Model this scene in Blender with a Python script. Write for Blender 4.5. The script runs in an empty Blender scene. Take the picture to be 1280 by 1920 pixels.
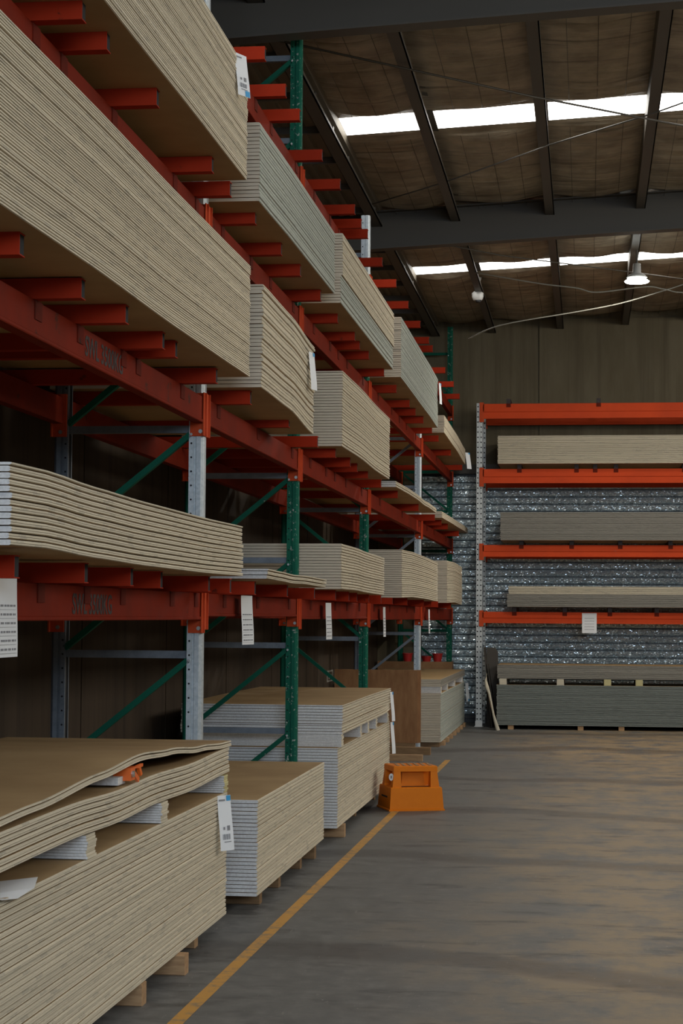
import bpy, math, random
from mathutils import Vector, Matrix
random.seed(7)
scene = bpy.context.scene
col = scene.collection
R = math.radians

# ------------------------------------------------------------------ camera
cam_d = bpy.data.cameras.new('camera')
cam_d.sensor_fit = 'VERTICAL'
cam_d.sensor_height = 24.0
cam_d.lens = 3600.0 / 1920.0 * 24.0
cam_d.clip_end = 200
cam = bpy.data.objects.new('camera', cam_d)
col.objects.link(cam)
EYE = 1.60
yaw, pitch, roll = R(7.2914), R(3.0999), R(0.3782)
fw = Vector((-math.sin(yaw) * math.cos(pitch), math.cos(yaw) * math.cos(pitch), math.sin(pitch)))
rt = fw.cross(Vector((0, 0, 1))).normalized()
up = rt.cross(fw)
rt2 = rt * math.cos(roll) + up * math.sin(roll)
up2 = up * math.cos(roll) - rt * math.sin(roll)
m = Matrix((rt2, up2, -fw)).transposed().to_4x4()
m.translation = Vector((0, 0, EYE))
cam.matrix_world = m
scene.camera = cam

# ------------------------------------------------------------------ world, light, exposure
world = bpy.data.worlds.new('world')
scene.world = world
world.use_nodes = True
wb = world.node_tree.nodes['Background']
wb.inputs[0].default_value = (0.75, 0.86, 1.0, 1)
wb.inputs[1].default_value = 0.6

def area(name, loc, rot, sx, sy, power, color):
    d = bpy.data.lights.new(name, 'AREA')
    d.shape = 'RECTANGLE'
    d.size, d.size_y = sx, sy
    d.energy = power
    d.color = color
    o = bpy.data.objects.new(name, d)
    o.location = loc
    o.rotation_euler = rot
    col.objects.link(o)
    return o
# added light high right, lifting the upper boards; daylight through windows behind the camera
area('added_high_light', (7.36, 16.0, 5.25), (R(90), 0, R(90)), 22.0, 1.7, 520, (1.0, 0.94, 0.82))
area('daylight_rear_windows', (3.2, -8.1, 4.5), (R(84), 0, 0), 7.0, 2.4, 950, (0.70, 0.84, 1.0))
SKY_E = 6.5
vs = scene.view_settings
vs.view_transform = 'Standard'
vs.look = 'None'
vs.gamma = 1.0
vs.use_curve_mapping = False
vs.exposure = 0.0
scene.cycles.use_denoising = True
scene.cycles.adaptive_threshold = 0.02
scene.cycles.max_bounces = 7
scene.cycles.diffuse_bounces = 4

# ------------------------------------------------------------------ helpers
class MB:
    def __init__(s):
        s.v, s.f, s.m, s.a = [], [], [], []
    def add(s, vs_, fs, mi=0, a=0.0):
        b = len(s.v)
        s.v += [tuple(p) for p in vs_]
        for f in fs:
            s.f.append(tuple(i + b for i in f))
        if isinstance(mi, int):
            mi = [mi] * len(fs)
        s.m += mi
        s.a += [a] * len(fs)
        return s
    def box(s, x0, x1, y0, y1, z0, z1, mi=0):
        v = [(x0, y0, z0), (x1, y0, z0), (x1, y1, z0), (x0, y1, z0), (x0, y0, z1), (x1, y0, z1), (x1, y1, z1), (x0, y1, z1)]
        f = [(3, 2, 1, 0), (4, 5, 6, 7), (0, 1, 5, 4), (1, 2, 6, 5), (2, 3, 7, 6), (3, 0, 4, 7)]
        return s.add(v, f, mi)
    def prism(s, poly, axis, a0, a1, mi=0, caps=True):
        """extrude a 2-D polygon along an axis: 'x' takes (y,z), 'y' takes (x,z), 'z' takes (x,y)"""
        n = len(poly)
        def p(q, t):
            return {'x': (t, q[0], q[1]), 'y': (q[0], t, q[1]), 'z': (q[0], q[1], t)}[axis]
        v = [p(q, a0) for q in poly] + [p(q, a1) for q in poly]
        f = [(i, (i + 1) % n, n + (i + 1) % n, n + i) for i in range(n)]
        if caps:
            f += [tuple(range(n - 1, -1, -1)), tuple(range(n, 2 * n))]
        return s.add(v, f, mi)
    def bar(s, p0, p1, w, h, mi=0, upv=(0, 0, 1)):
        p0, p1 = Vector(p0), Vector(p1)
        d = (p1 - p0).normalized()
        a = d.cross(Vector(upv))
        if a.length < 1e-4:
            a = d.cross(Vector((1, 0, 0)))
        a.normalize()
        b = a.cross(d)
        v = []
        for q in (p0, p1):
            for i, j in ((-1, -1), (1, -1), (1, 1), (-1, 1)):
                v.append(q + a * (w / 2 * i) + b * (h / 2 * j))
        return s.add(v, [(3, 2, 1, 0), (4, 5, 6, 7), (0, 1, 5, 4), (1, 2, 6, 5), (2, 3, 7, 6), (3, 0, 4, 7)], mi)
    def tube(s, pts, r, n=8, mi=0):
        pts = [Vector(p) for p in pts]
        rings = []
        for i, p in enumerate(pts):
            d = (pts[min(i + 1, len(pts) - 1)] - pts[max(i - 1, 0)]).normalized()
            a = d.cross(Vector((0, 0, 1)))
            if a.length < 1e-3:
                a = d.cross(Vector((1, 0, 0)))
            a.normalize()
            b = a.cross(d)
            rr = r[i] if isinstance(r, (list, tuple)) else r
            rings.append([p + (a * math.cos(2 * math.pi * k / n) + b * math.sin(2 * math.pi * k / n)) * rr for k in range(n)])
        v = [q for g in rings for q in g]
        f = []
        for i in range(len(pts) - 1):
            for k in range(n):
                f.append((i * n + k, i * n + (k + 1) % n, (i + 1) * n + (k + 1) % n, (i + 1) * n + k))
        f += [tuple(range(n - 1, -1, -1)), tuple((len(pts) - 1) * n + k for k in range(n))]
        return s.add(v, f, mi)
    def lathe(s, prof, c, n=24, mi=0):
        """prof: (radius, z) from bottom to top, around the vertical through c"""
        v, f = [], []
        for r, z in prof:
            for k in range(n):
                t = 2 * math.pi * k / n
                v.append((c[0] + r * math.cos(t), c[1] + r * math.sin(t), c[2] + z))
        for i in range(len(prof) - 1):
            for k in range(n):
                f.append((i * n + k, i * n + (k + 1) % n, (i + 1) * n + (k + 1) % n, (i + 1) * n + k))
        f += [tuple(range(n - 1, -1, -1)), tuple((len(prof) - 1) * n + k for k in range(n))]
        return s.add(v, f, mi)
    def mesh(s, name, mats, smooth=False):
        me = bpy.data.meshes.new(name)
        me.from_pydata(s.v, [], s.f)
        for mt in mats:
            me.materials.append(mt)
        if any(s.m):
            me.polygons.foreach_set('material_index', s.m)
        if any(s.a):
            at = me.attributes.new('rnd', 'FLOAT', 'FACE')
            at.data.foreach_set('value', s.a)
        if smooth:
            me.polygons.foreach_set('use_smooth', [True] * len(s.f))
        me.update()
        return me
    def build(s, name, mats, parent=None, loc=(0, 0, 0), smooth=False):
        if not isinstance(mats, (list, tuple)):
            mats = [mats]
        return link(name, s.mesh(name, mats, smooth), parent, loc)

def link(name, me, parent=None, loc=(0, 0, 0)):
    o = bpy.data.objects.new(name, me)
    o.location = loc
    col.objects.link(o)
    if parent:
        o.parent = parent
    return o

def tag(o, label, cat, group=None, kind=None):
    o['label'] = label
    o['category'] = cat
    if group:
        o['group'] = group
    if kind:
        o['kind'] = kind
    return o

def struct(o):
    o['kind'] = 'structure'
    return o

def empty(name, loc=(0, 0, 0), rz=0):
    o = bpy.data.objects.new(name, None)
    o.location = loc
    o.rotation_euler.z = rz
    o.empty_display_size = 0.1
    col.objects.link(o)
    return o

ONES = 'zeroth first second third fourth fifth sixth seventh eighth ninth tenth eleventh twelfth thirteenth fourteenth fifteenth sixteenth seventeenth eighteenth nineteenth'.split()
TENS = {2: 'twenty', 3: 'thirty', 4: 'forty', 5: 'fifty', 6: 'sixty'}
TENTH = {2: 'twentieth', 3: 'thirtieth', 4: 'fortieth', 5: 'fiftieth', 6: 'sixtieth'}
def ordinal(n):
    if n < 20:
        return ONES[n]
    return TENTH[n // 10] if n % 10 == 0 else TENS[n // 10] + '-' + ONES[n % 10]

# ------------------------------------------------------------------ materials
class NT:
    def __init__(s, name):
        s.mat = bpy.data.materials.new(name)
        s.mat.use_nodes = True
        s.t = s.mat.node_tree
        s.b = s.t.nodes['Principled BSDF']
    def n(s, typ, **kw):
        o = s.t.nodes.new(typ)
        for k, v in kw.items():
            setattr(o, k, v)
        return o
    def l(s, a, b):
        s.t.links.new(a, b)
    def val(s, inp, v):
        if hasattr(v, 'is_output'):
            s.l(v, inp)
        else:
            inp.default_value = v
    def math(s, op, a, b=None, c=None):
        o = s.n('ShaderNodeMath', operation=op)
        for i, v in enumerate((a, b, c)):
            if v is not None:
                s.val(o.inputs[i], v)
        return o.outputs[0]
    def pos(s):
        return s.n('ShaderNodeNewGeometry').outputs['Position']
    def obj(s):
        return s.n('ShaderNodeTexCoord').outputs['Object']
    def scaled(s, vec, sc):
        o = s.n('ShaderNodeMapping')
        s.l(vec, o.inputs['Vector'])
        o.inputs['Scale'].default_value = sc
        return o.outputs[0]
    def noise(s, vec, scale, detail=4, rough=0.55):
        o = s.n('ShaderNodeTexNoise')
        s.l(vec, o.inputs['Vector'])
        o.inputs['Scale'].default_value = scale
        o.inputs['Detail'].default_value = detail
        o.inputs['Roughness'].default_value = rough
        return o.outputs['Fac']
    def ramp(s, fac, stops):
        o = s.n('ShaderNodeValToRGB')
        s.l(fac, o.inputs[0])
        e = o.color_ramp.elements
        while len(e) < len(stops):
            e.new(0.5)
        for i, (p, c) in enumerate(stops):
            e[i].position = p
            e[i].color = (*c, 1) if len(c) == 3 else c
        return o.outputs[0]
    def mix(s, f, a, b, blend='MIX'):
        o = s.n('ShaderNodeMix', data_type='RGBA', blend_type=blend)
        s.val(o.inputs[0], f)
        for i, v in ((6, a), (7, b)):
            if hasattr(v, 'is_output'):
                s.l(v, o.inputs[i])
            else:
                o.inputs[i].default_value = (*v, 1)
        return o.outputs[2]
    def bump(s, h, strength=0.3, dist=0.01):
        o = s.n('ShaderNodeBump')
        o.inputs['Strength'].default_value = strength
        o.inputs['Distance'].default_value = dist
        s.l(h, o.inputs['Height'])
        s.l(o.outputs[0], s.b.inputs['Normal'])
    def base(s, c):
        if hasattr(c, 'is_output'):
            s.l(c, s.b.inputs['Base Color'])
        else:
            s.b.inputs['Base Color'].default_value = (*c, 1)
    def set(s, rough=0.6, metal=0.0, spec=0.5):
        s.val(s.b.inputs['Roughness'], rough)
        s.b.inputs['Metallic'].default_value = metal
        s.b.inputs['Specular IOR Level'].default_value = spec
        return s

M = {}
def rnd_of(N):
    at = N.n('ShaderNodeAttribute', attribute_name='rnd')
    oi = N.n('ShaderNodeObjectInfo')
    return N.math('ADD', at.outputs['Fac'], oi.outputs['Random'])

def board_edge(name, c0, c1, mark, amount):
    """paper-wrapped long edge of a board with small printed marks along it"""
    N = NT(name)
    rnd = rnd_of(N)
    sp = N.n('ShaderNodeSeparateXYZ')
    N.l(N.pos(), sp.inputs[0])
    s = N.math('ADD', sp.outputs[0], sp.outputs[1])
    q = N.math('DIVIDE', N.math('ADD', s, N.math('MULTIPLY', rnd, 37.7)), 0.62)
    fl = N.math('FLOOR', q)
    fr = N.math('FRACT', q)
    cv = N.n('ShaderNodeCombineXYZ')
    N.l(fl, cv.inputs[0])
    N.l(N.math('MULTIPLY', rnd, 91.3), cv.inputs[1])
    wn = N.n('ShaderNodeTexWhiteNoise', noise_dimensions='2D')
    N.l(cv.outputs[0], wn.inputs['Vector'])
    st = N.math('MULTIPLY', wn.outputs['Value'], 0.75)
    inside = N.math('MULTIPLY', N.math('GREATER_THAN', fr, st), N.math('LESS_THAN', fr, N.math('ADD', st, 0.13)))
    inside = N.math('MULTIPLY', inside, N.math('GREATER_THAN', N.math('FRACT', N.math('MULTIPLY', wn.outputs['Value'], 17.3)), 0.35))
    txt = N.noise(N.scaled(N.pos(), (150, 150, 260)), 1.0, 1)
    mk = N.math('MULTIPLY', inside, N.math('MULTIPLY', N.math('GREATER_THAN', txt, 0.42), amount))
    v = N.noise(N.scaled(N.pos(), (1.5, 1.5, 30)), 1.0, 3)
    cc = N.mix(v, c0, c1)
    hv = N.n('ShaderNodeHueSaturation')
    N.l(cc, hv.inputs['Color'])
    N.l(N.math('ADD', 0.90, N.math('MULTIPLY', N.math('FRACT', N.math('MULTIPLY', rnd, 7.13)), 0.2)), hv.inputs['Value'])
    N.base(N.mix(mk, hv.outputs[0], mark))
    N.set(0.75, 0, 0.25)
    return N.mat
M['edge'] = board_edge('board_edge_cream', (0.64, 0.57, 0.435), (0.55, 0.485, 0.37), (0.22, 0.21, 0.185), 0.34)
M['edge_green'] = board_edge('board_edge_green', (0.44, 0.46, 0.40), (0.36, 0.385, 0.35), (0.2, 0.22, 0.2), 0.35)
M['edge_grey'] = board_edge('board_edge_grey', (0.31, 0.29, 0.25), (0.26, 0.245, 0.21), (0.17, 0.165, 0.15), 0.4)
M['edge_green_dim'] = board_edge('board_edge_green_dim', (0.225, 0.245, 0.225), (0.18, 0.20, 0.185), (0.1, 0.11, 0.1), 0.35)  # green edge darkened, painting in the dim light on the back floor stack
M['edge_yellow'] = board_edge('board_edge_yellow', (0.58, 0.52, 0.26), (0.52, 0.46, 0.25), (0.2, 0.18, 0.1), 0.3)

N = NT('board_face_paper')
v = N.noise(N.pos(), 2.2, 5)
c = N.ramp(v, [(0.3, (0.32, 0.205, 0.095)), (0.7, (0.42, 0.285, 0.14))])
sc_ = N.noise(N.scaled(N.pos(), (6, 1.0, 1)), 3.0, 6, 0.7)
N.base(N.mix(N.math('GREATER_THAN', sc_, 0.74), c, (0.45, 0.38, 0.28)))
N.set(0.7, 0, 0.3)
M['face'] = N.mat

N = NT('gypsum_core')
v = N.noise(N.pos(), 90, 4)
N.base(N.ramp(v, [(0.3, (0.56, 0.545, 0.53)), (0.7, (0.70, 0.69, 0.675))]))
N.set(0.9, 0, 0.1)
N.bump(v, 0.2, 0.002)
M['core'] = N.mat

N = NT('board_end_tape')
v = N.noise(N.scaled(N.pos(), (4, 1, 120)), 3, 4)
N.base(N.ramp(v, [(0.3, (0.50, 0.43, 0.33)), (0.7, (0.63, 0.55, 0.43))]))
N.set(0.8, 0, 0.15)
M['end_tape'] = N.mat

def painted(name, c0, c1, chip, amt, rough=0.42, scale=9):
    N = NT(name)
    v = N.noise(N.pos(), 2.3, 5, 0.65)
    c = N.mix(N.ramp(v, [(0.35, (0, 0, 0)), (0.72, (1, 1, 1))]), c0, c1)
    w = N.noise(N.pos(), scale, 8, 0.72)
    N.base(N.mix(N.ramp(w, [(0.66 - amt, (0, 0, 0)), (0.69 - amt, (1, 1, 1))]), c, chip))
    N.set(rough + 0.25, 0, 0.05)
    N.bump(w, 0.06, 0.002)
    return N.mat
M['bar_red'] = painted('cross_bar_red_paint', (0.36, 0.030, 0.010), (0.28, 0.023, 0.009), (0.14, 0.022, 0.012), 0.0)
M['beam'] = painted('beam_orange_paint', (0.205, 0.019, 0.007), (0.135, 0.017, 0.008), (0.075, 0.023, 0.015), 0.03, 0.45, 5)
M['saddle'] = painted('saddle_plate_paint', (0.14, 0.017, 0.009), (0.09, 0.016, 0.009), (0.055, 0.024, 0.018), 0.06, 0.5, 7)
M['connector'] = painted('connector_orange_paint', (0.52, 0.075, 0.025), (0.44, 0.06, 0.022), (0.3, 0.12, 0.08), -0.03)
M['green'] = painted('upright_green_paint', (0.012, 0.115, 0.072), (0.010, 0.085, 0.056), (0.36, 0.38, 0.34), 0.065, 0.4, 36)
M['green_brace'] = painted('brace_green_paint', (0.010, 0.10, 0.062), (0.008, 0.075, 0.05), (0.42, 0.42, 0.37), -0.005, 0.4, 11)
M['back_beam'] = painted('back_beam_red_paint', (0.60, 0.07, 0.02), (0.50, 0.06, 0.02), (0.4, 0.14, 0.1), 0.0, 0.35, 4)

N = NT('galvanised_steel')
vo = N.n('ShaderNodeTexVoronoi')
N.l(N.pos(), vo.inputs['Vector'])
vo.inputs['Scale'].default_value = 70
w = N.noise(N.pos(), 7, 5, 0.7)
N.base(N.mix(w, N.ramp(vo.outputs['Color'], [(0.2, (0.40, 0.47, 0.52)), (0.8, (0.58, 0.64, 0.68))]), (0.40, 0.42, 0.42)))
N.set(0.45, 0.4)
M['galv'] = N.mat

N = NT('galvanised_steel_shaded')
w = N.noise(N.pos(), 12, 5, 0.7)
N.base(N.ramp(w, [(0.3, (0.11, 0.13, 0.155)), (0.7, (0.18, 0.205, 0.235))])); N.set(0.5, 0.3)  # darker copy of the galvanised steel, shade of the bays painted in
M['galv_shaded'] = N.mat
N = NT('hole_shade')
N.base((0.01, 0.01, 0.012)); N.set(0.9)  # black standing in for the shade inside holes and hollow sections
M['dark'] = N.mat
N = NT('bolt_steel')
N.base((0.5, 0.5, 0.48)); N.set(0.35, 0.9)
M['bolt'] = N.mat

def wood(name, c0, c1, axis=(1.5, 12, 12)):
    N = NT(name)
    v = N.noise(N.scaled(N.obj(), axis), 4.0, 6, 0.65)
    N.base(N.ramp(v, [(0.3, c0), (0.7, c1)]))
    N.set(0.72, 0, 0.3)
    N.bump(v, 0.15, 0.003)
    return N.mat
M['timber'] = wood('bearer_timber', (0.30, 0.17, 0.085), (0.46, 0.29, 0.15))
M['timber_dark'] = wood('old_timber', (0.17, 0.095, 0.045), (0.29, 0.175, 0.085))
M['ply'] = wood('plywood_face', (0.23, 0.105, 0.042), (0.36, 0.185, 0.08), (3, 3, 0.8))
M['mdf'] = wood('brown_board', (0.24, 0.12, 0.05), (0.31, 0.165, 0.075), (2, 2, 2))

# concrete floor with dusty warm patches, scrapes and tyre marks
N = NT('floor_concrete')
P = N.pos()
big = N.noise(N.scaled(P, (0.50, 0.24, 1)), 1.15, 6, 0.62)
med = N.noise(N.scaled(P, (1.0, 0.7, 1)), 2.6, 7, 0.66)
fine = N.noise(P, 9.0, 10, 0.72)
sp = N.n('ShaderNodeSeparateXYZ'); N.l(P, sp.inputs[0])
c = N.ramp(fine, [(0.28, (0.075, 0.076, 0.074)), (0.52, (0.140, 0.137, 0.130)), (0.76, (0.215, 0.208, 0.195))])
# dust carried in along the middle of the aisle
lane = N.n('ShaderNodeMapRange'); lane.interpolation_type = 'SMOOTHSTEP'
N.l(N.math('ADD', sp.outputs[0], N.math('MULTIPLY', N.math('SUBTRACT', big, 0.5), 3.0)), lane.inputs[0])
lane.inputs[1].default_value = -1.35; lane.inputs[2].default_value = 0.45
dustn = N.ramp(med, [(0.38, (0.1, 0.1, 0.1)), (0.56, (1, 1, 1))])
dust = N.math('MULTIPLY', lane.outputs[0], N.math('MULTIPLY', dustn, 0.92))
c = N.mix(dust, c, N.mix(fine, (0.17, 0.115, 0.062), (0.42, 0.315, 0.19)))
# dragged dark smears and rubber marks
mk = N.noise(N.scaled(P, (0.8, 2.4, 1)), 1.9, 8, 0.74)
c = N.mix(N.ramp(mk, [(0.53, (0, 0, 0)), (0.66, (0.72, 0.72, 0.72))]), c, (0.046, 0.043, 0.041))
wv = N.n('ShaderNodeTexWave', wave_type='RINGS', rings_direction='Z')
N.l(N.scaled(P, (0.24, 0.16, 0.2)), wv.inputs['Vector'])
wv.inputs['Scale'].default_value = 0.55; wv.inputs['Distortion'].default_value = 7.0; wv.inputs['Detail'].default_value = 3
c = N.mix(N.math('MULTIPLY', N.ramp(wv.outputs['Fac'], [(0.93, (0, 0, 0)), (0.985, (1, 1, 1))]), N.math('MULTIPLY', med, 0.9)), c, (0.045, 0.038, 0.034))
scr = N.noise(N.scaled(P, (9, 1.4, 1)), 4, 6, 0.78)
c = N.mix(N.math('MULTIPLY', N.ramp(scr, [(0.62, (0, 0, 0)), (0.70, (1, 1, 1))]), 0.4), c, (0.36, 0.34, 0.31))
spk = N.noise(P, 38, 2)
c = N.mix(N.math('GREATER_THAN', spk, 0.775), c, (0.55, 0.54, 0.51))
N.base(c)
N.set(N.ramp(fine, [(0.3, (0.45, 0.45, 0.45)), (0.7, (0.68, 0.68, 0.68))]), 0, 0.3)
N.bump(fine, 0.2, 0.006)
M['floor'] = N.mat

def concrete(name, c0, c1, streak):
    N = NT(name)
    P = N.pos()
    a = N.noise(N.scaled(P, (1, 1, 0.25)), 2.0, 7, 0.65)
    b = N.noise(N.scaled(P, (3.2, 3.2, 0.10)), 2.4, 5, 0.6)
    c = N.ramp(a, [(0.3, c0), (0.72, c1)])
    N.base(N.mix(N.ramp(b, [(0.48, (0, 0, 0)), (0.72, (0.7, 0.7, 0.7))]), c, streak))
    N.set(0.85, 0, 0.2)
    N.bump(a, 0.15, 0.01)
    return N.mat
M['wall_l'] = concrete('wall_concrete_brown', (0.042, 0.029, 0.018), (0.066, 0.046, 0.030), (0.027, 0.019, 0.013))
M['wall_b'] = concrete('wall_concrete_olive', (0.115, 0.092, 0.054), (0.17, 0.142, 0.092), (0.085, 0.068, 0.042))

# worn line paint
N = NT('line_paint')
P = N.pos()
a = N.noise(P, 14, 8, 0.7)
b = N.noise(N.scaled(P, (0.4, 1.2, 1)), 2.4, 4)
wear = N.ramp(N.math('ADD', N.math('MULTIPLY', a, 0.7), N.math('MULTIPLY', b, 0.3)), [(0.49, (0, 0, 0)), (0.60, (0.85, 0.85, 0.85))])
N.base(N.mix(wear, (0.54, 0.27, 0.045), (0.20, 0.16, 0.11)))
N.set(0.55)
M['line'] = N.mat

# crinkled foil on the door slats
N = NT('foil_slats')
P = N.pos()
vo = N.n('ShaderNodeTexVoronoi')
N.l(N.scaled(P, (1.0, 1.0, 1.5)), vo.inputs['Vector'])
vo.inputs['Scale'].default_value = 52
# each crinkle is a small facet with a tilt of its own
tl = N.n('ShaderNodeVectorMath', operation='SUBTRACT'); N.l(vo.outputs['Color'], tl.inputs[0]); tl.inputs[1].default_value = (0.5, 0.5, 0.5)
ts = N.n('ShaderNodeVectorMath', operation='SCALE'); N.l(tl.outputs[0], ts.inputs[0]); ts.inputs['Scale'].default_value = 1.2
ta = N.n('ShaderNodeVectorMath', operation='ADD'); N.l(ts.outputs[0], ta.inputs[0]); N.l(N.n('ShaderNodeNewGeometry').outputs['Normal'], ta.inputs[1])
tn = N.n('ShaderNodeVectorMath', operation='NORMALIZE'); N.l(ta.outputs[0], tn.inputs[0])
N.l(tn.outputs[0], N.b.inputs['Normal'])
sm_ = N.noise(P, 3.0, 4)
N.base(N.mix(sm_, (0.70, 0.87, 0.94), (0.88, 0.97, 1.0)))
N.set(0.24, 0.45, 0.9)
M['foil'] = N.mat

# roof blanket: dusty foil facing behind wire
N = NT('roof_blanket')
P = N.pos()
w1 = N.noise(N.scaled(P, (0.7, 9.0, 1)), 1.6, 5, 0.6)
w2 = N.noise(P, 3.0, 6, 0.6)
cb_ = N.mix(N.ramp(w2, [(0.35, (0, 0, 0)), (0.7, (1, 1, 1))]), (0.27, 0.225, 0.165), (0.52, 0.45, 0.34))
N.base(N.mix(N.ramp(w1, [(0.30, (0.75, 0.75, 0.75)), (0.46, (0, 0, 0))]), cb_, (0.10, 0.08, 0.055)))  # wrinkle shade painted in: creases darkened in the base colour
N.set(0.45, 0.25)
N.bump(w1, 0.9, 0.06)
M['blanket'] = N.mat
N = NT('roof_sheet_metal'); N.base((0.20, 0.175, 0.135)); N.set(0.55, 0.3); M['ribbed'] = N.mat
N = NT('roof_steel'); N.base((0.058, 0.050, 0.038)); N.set(0.55, 0.1); M['steel'] = N.mat
N = NT('roof_steel_grey'); N.base((0.13, 0.125, 0.115)); N.set(0.5, 0.3); M['steel_grey'] = N.mat
N = NT('skylight_sheet')
N.base((0.9, 0.9, 0.88))
N.b.inputs['Emission Color'].default_value = (1.0, 0.97, 0.91, 1)
N.b.inputs['Emission Strength'].default_value = SKY_E
M['sky'] = N.mat
N = NT('lamp_glow')
N.b.inputs['Emission Color'].default_value = (0.95, 1.0, 0.93, 1)
N.b.inputs['Emission Strength'].default_value = 20
M['lamp'] = N.mat
N = NT('cross_bar_hollow_shade'); N.base((0.022, 0.010, 0.008)); N.set(0.6); M['bar_dark'] = N.mat  # near-black stands in for the shade in the hollow bar ends
N = NT('white_plastic'); N.base((0.62, 0.62, 0.60)); N.set(0.35); M['white_plastic'] = N.mat
N = NT('black_plastic'); N.base((0.015, 0.015, 0.016)); N.set(0.4); M['black'] = N.mat
N = NT('cable_grey'); N.base((0.26, 0.25, 0.21)); N.set(0.5); M['cable'] = N.mat
N = NT('paper_white'); N.base((0.72, 0.73, 0.74)); N.set(0.8); M['paper'] = N.mat
N = NT('print_grey'); N.base((0.22, 0.22, 0.23)); N.set(0.8); M['print'] = N.mat
N = NT('print_blue'); N.base((0.03, 0.28, 0.55)); N.set(0.6); M['blue'] = N.mat
N = NT('stencil_black'); N.base((0.018, 0.006, 0.005)); N.set(0.7); M['stencil'] = N.mat
N = NT('step_orange_plastic')
v = N.noise(N.pos(), 14, 5)
N.base(N.mix(v, (0.72, 0.20, 0.003), (0.62, 0.155, 0.003))); N.set(0.5, 0, 0.2)
M['orange'] = N.mat
N = NT('tread_strip'); N.base((0.34, 0.19, 0.09)); N.set(0.8); M['tread'] = N.mat
N = NT('clamp_orange'); N.base((0.72, 0.13, 0.015)); N.set(0.4); M['clamp'] = N.mat
N = NT('bucket_red'); N.base((0.42, 0.02, 0.018)); N.set(0.45); M['bucket'] = N.mat
N = NT('dark_panel'); N.base((0.055, 0.045, 0.035)); N.set(0.7); M['dark_panel'] = N.mat
N = NT('outer_wall_sheet'); N.base((0.30, 0.28, 0.24)); N.set(0.8); M['sheet_wall'] = N.mat

# ------------------------------------------------------------------ the building
XL, XR, YB, YF = -3.15, 7.4, -8.2, 29.3
ROOF0, SLOPE = 6.10, 0.05
def roof_z(x):
    return ROOF0 + SLOPE * (x + 2.23)

struct(MB().box(XL - 0.2, XR + 0.2, YB - 0.2, YF + 0.3, -0.25, 0.0).build('floor', M['floor']))
# left wall: precast panels, each a slab with open joints
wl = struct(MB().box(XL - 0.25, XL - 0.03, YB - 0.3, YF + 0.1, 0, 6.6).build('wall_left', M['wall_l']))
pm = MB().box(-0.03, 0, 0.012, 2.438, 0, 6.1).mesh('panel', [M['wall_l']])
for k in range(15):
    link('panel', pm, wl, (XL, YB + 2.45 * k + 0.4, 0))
# back wall above and beside the roller door
DX0, DX1, DZ = -2.55, 4.2, 3.80
wbk = struct(MB().box(XL - 0.3, DX0, YF, YF + 0.2, 0, 6.9).box(DX1, XR + 0.2, YF, YF + 0.2, 0, 6.9).box(DX0, DX1, YF, YF + 0.2, DZ, 6.9)
             .build('wall_back', M['wall_b']))
pm = MB().box(0.012, 2.388, -0.03, 0, DZ, 6.15).mesh('panel', [M['wall_b']])
for k in range(4):
    link('panel', pm, wbk, (XL + 0.02 + 2.4 * k, YF, 0))
# right wall with a high opening added for the side light, rear wall with its high windows (both outside the picture)
struct(MB().box(XR, XR + 0.2, YB, YF, 0, 4.4).box(XR, XR + 0.2, YB, 5.0, 4.4, 6.8).box(XR, XR + 0.2, 27.0, YF, 4.4, 6.8).box(XR, XR + 0.2, 5.0, 27.0, 6.1, 6.8)
       .build('wall_right', M['sheet_wall']))
struct(MB().box(XL - 0.3, XR + 0.2, YB - 0.4, YB - 0.2, 0, 3.2).box(XL - 0.3, -0.4, YB - 0.4, YB - 0.2, 3.2, 6.8).box(6.8, XR + 0.2, YB - 0.4, YB - 0.2, 3.2, 6.8).box(-0.4, 6.8, YB - 0.4, YB - 0.2, 5.8, 6.8)
       .build('wall_rear', M['sheet_wall']))

# roller door: curtain of curved foil-faced slats
door = struct(empty('door_1', (0, YF, 0)))
prof = []
SH = 0.1105
for i in range(9):
    t = i / 8
    prof.append((-0.004 - 0.030 * math.sin(math.pi * t) ** 0.6, 0.010 + t * (SH - 0.014)))
prof += [(0.012, SH - 0.004), (0.012, 0.010)]
sm = MB().prism(prof[::-1], 'x', DX0, DX1).mesh('slat', [M['foil']], False)
nsl = int(DZ / SH) - 1
for k in range(nsl):
    link('slat', sm, door, (0, 0.02, 0.11 + SH * k))
MB().box(DX0, DX1, 0.055, 0.08, 0.0, DZ + 0.05).build('backing_sheet', M['black'], door)
MB().box(DX0, DX1, -0.01, 0.05, 0.0, 0.055).box(DX0, DX1, -0.02, 0.05, 0.075, 0.083, 1).build('bottom_rail', [M['black'], M['cable']], door)
MB().box(DX0 - 0.06, DX0 + 0.05, -0.05, 0.03, 0, DZ).build('guide_rail', M['steel'], door)
MB().box(DX0, DX1, -0.10, -0.001, DZ - 0.02, DZ + 0.12).build('head_cover', M['steel'], door)

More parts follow.
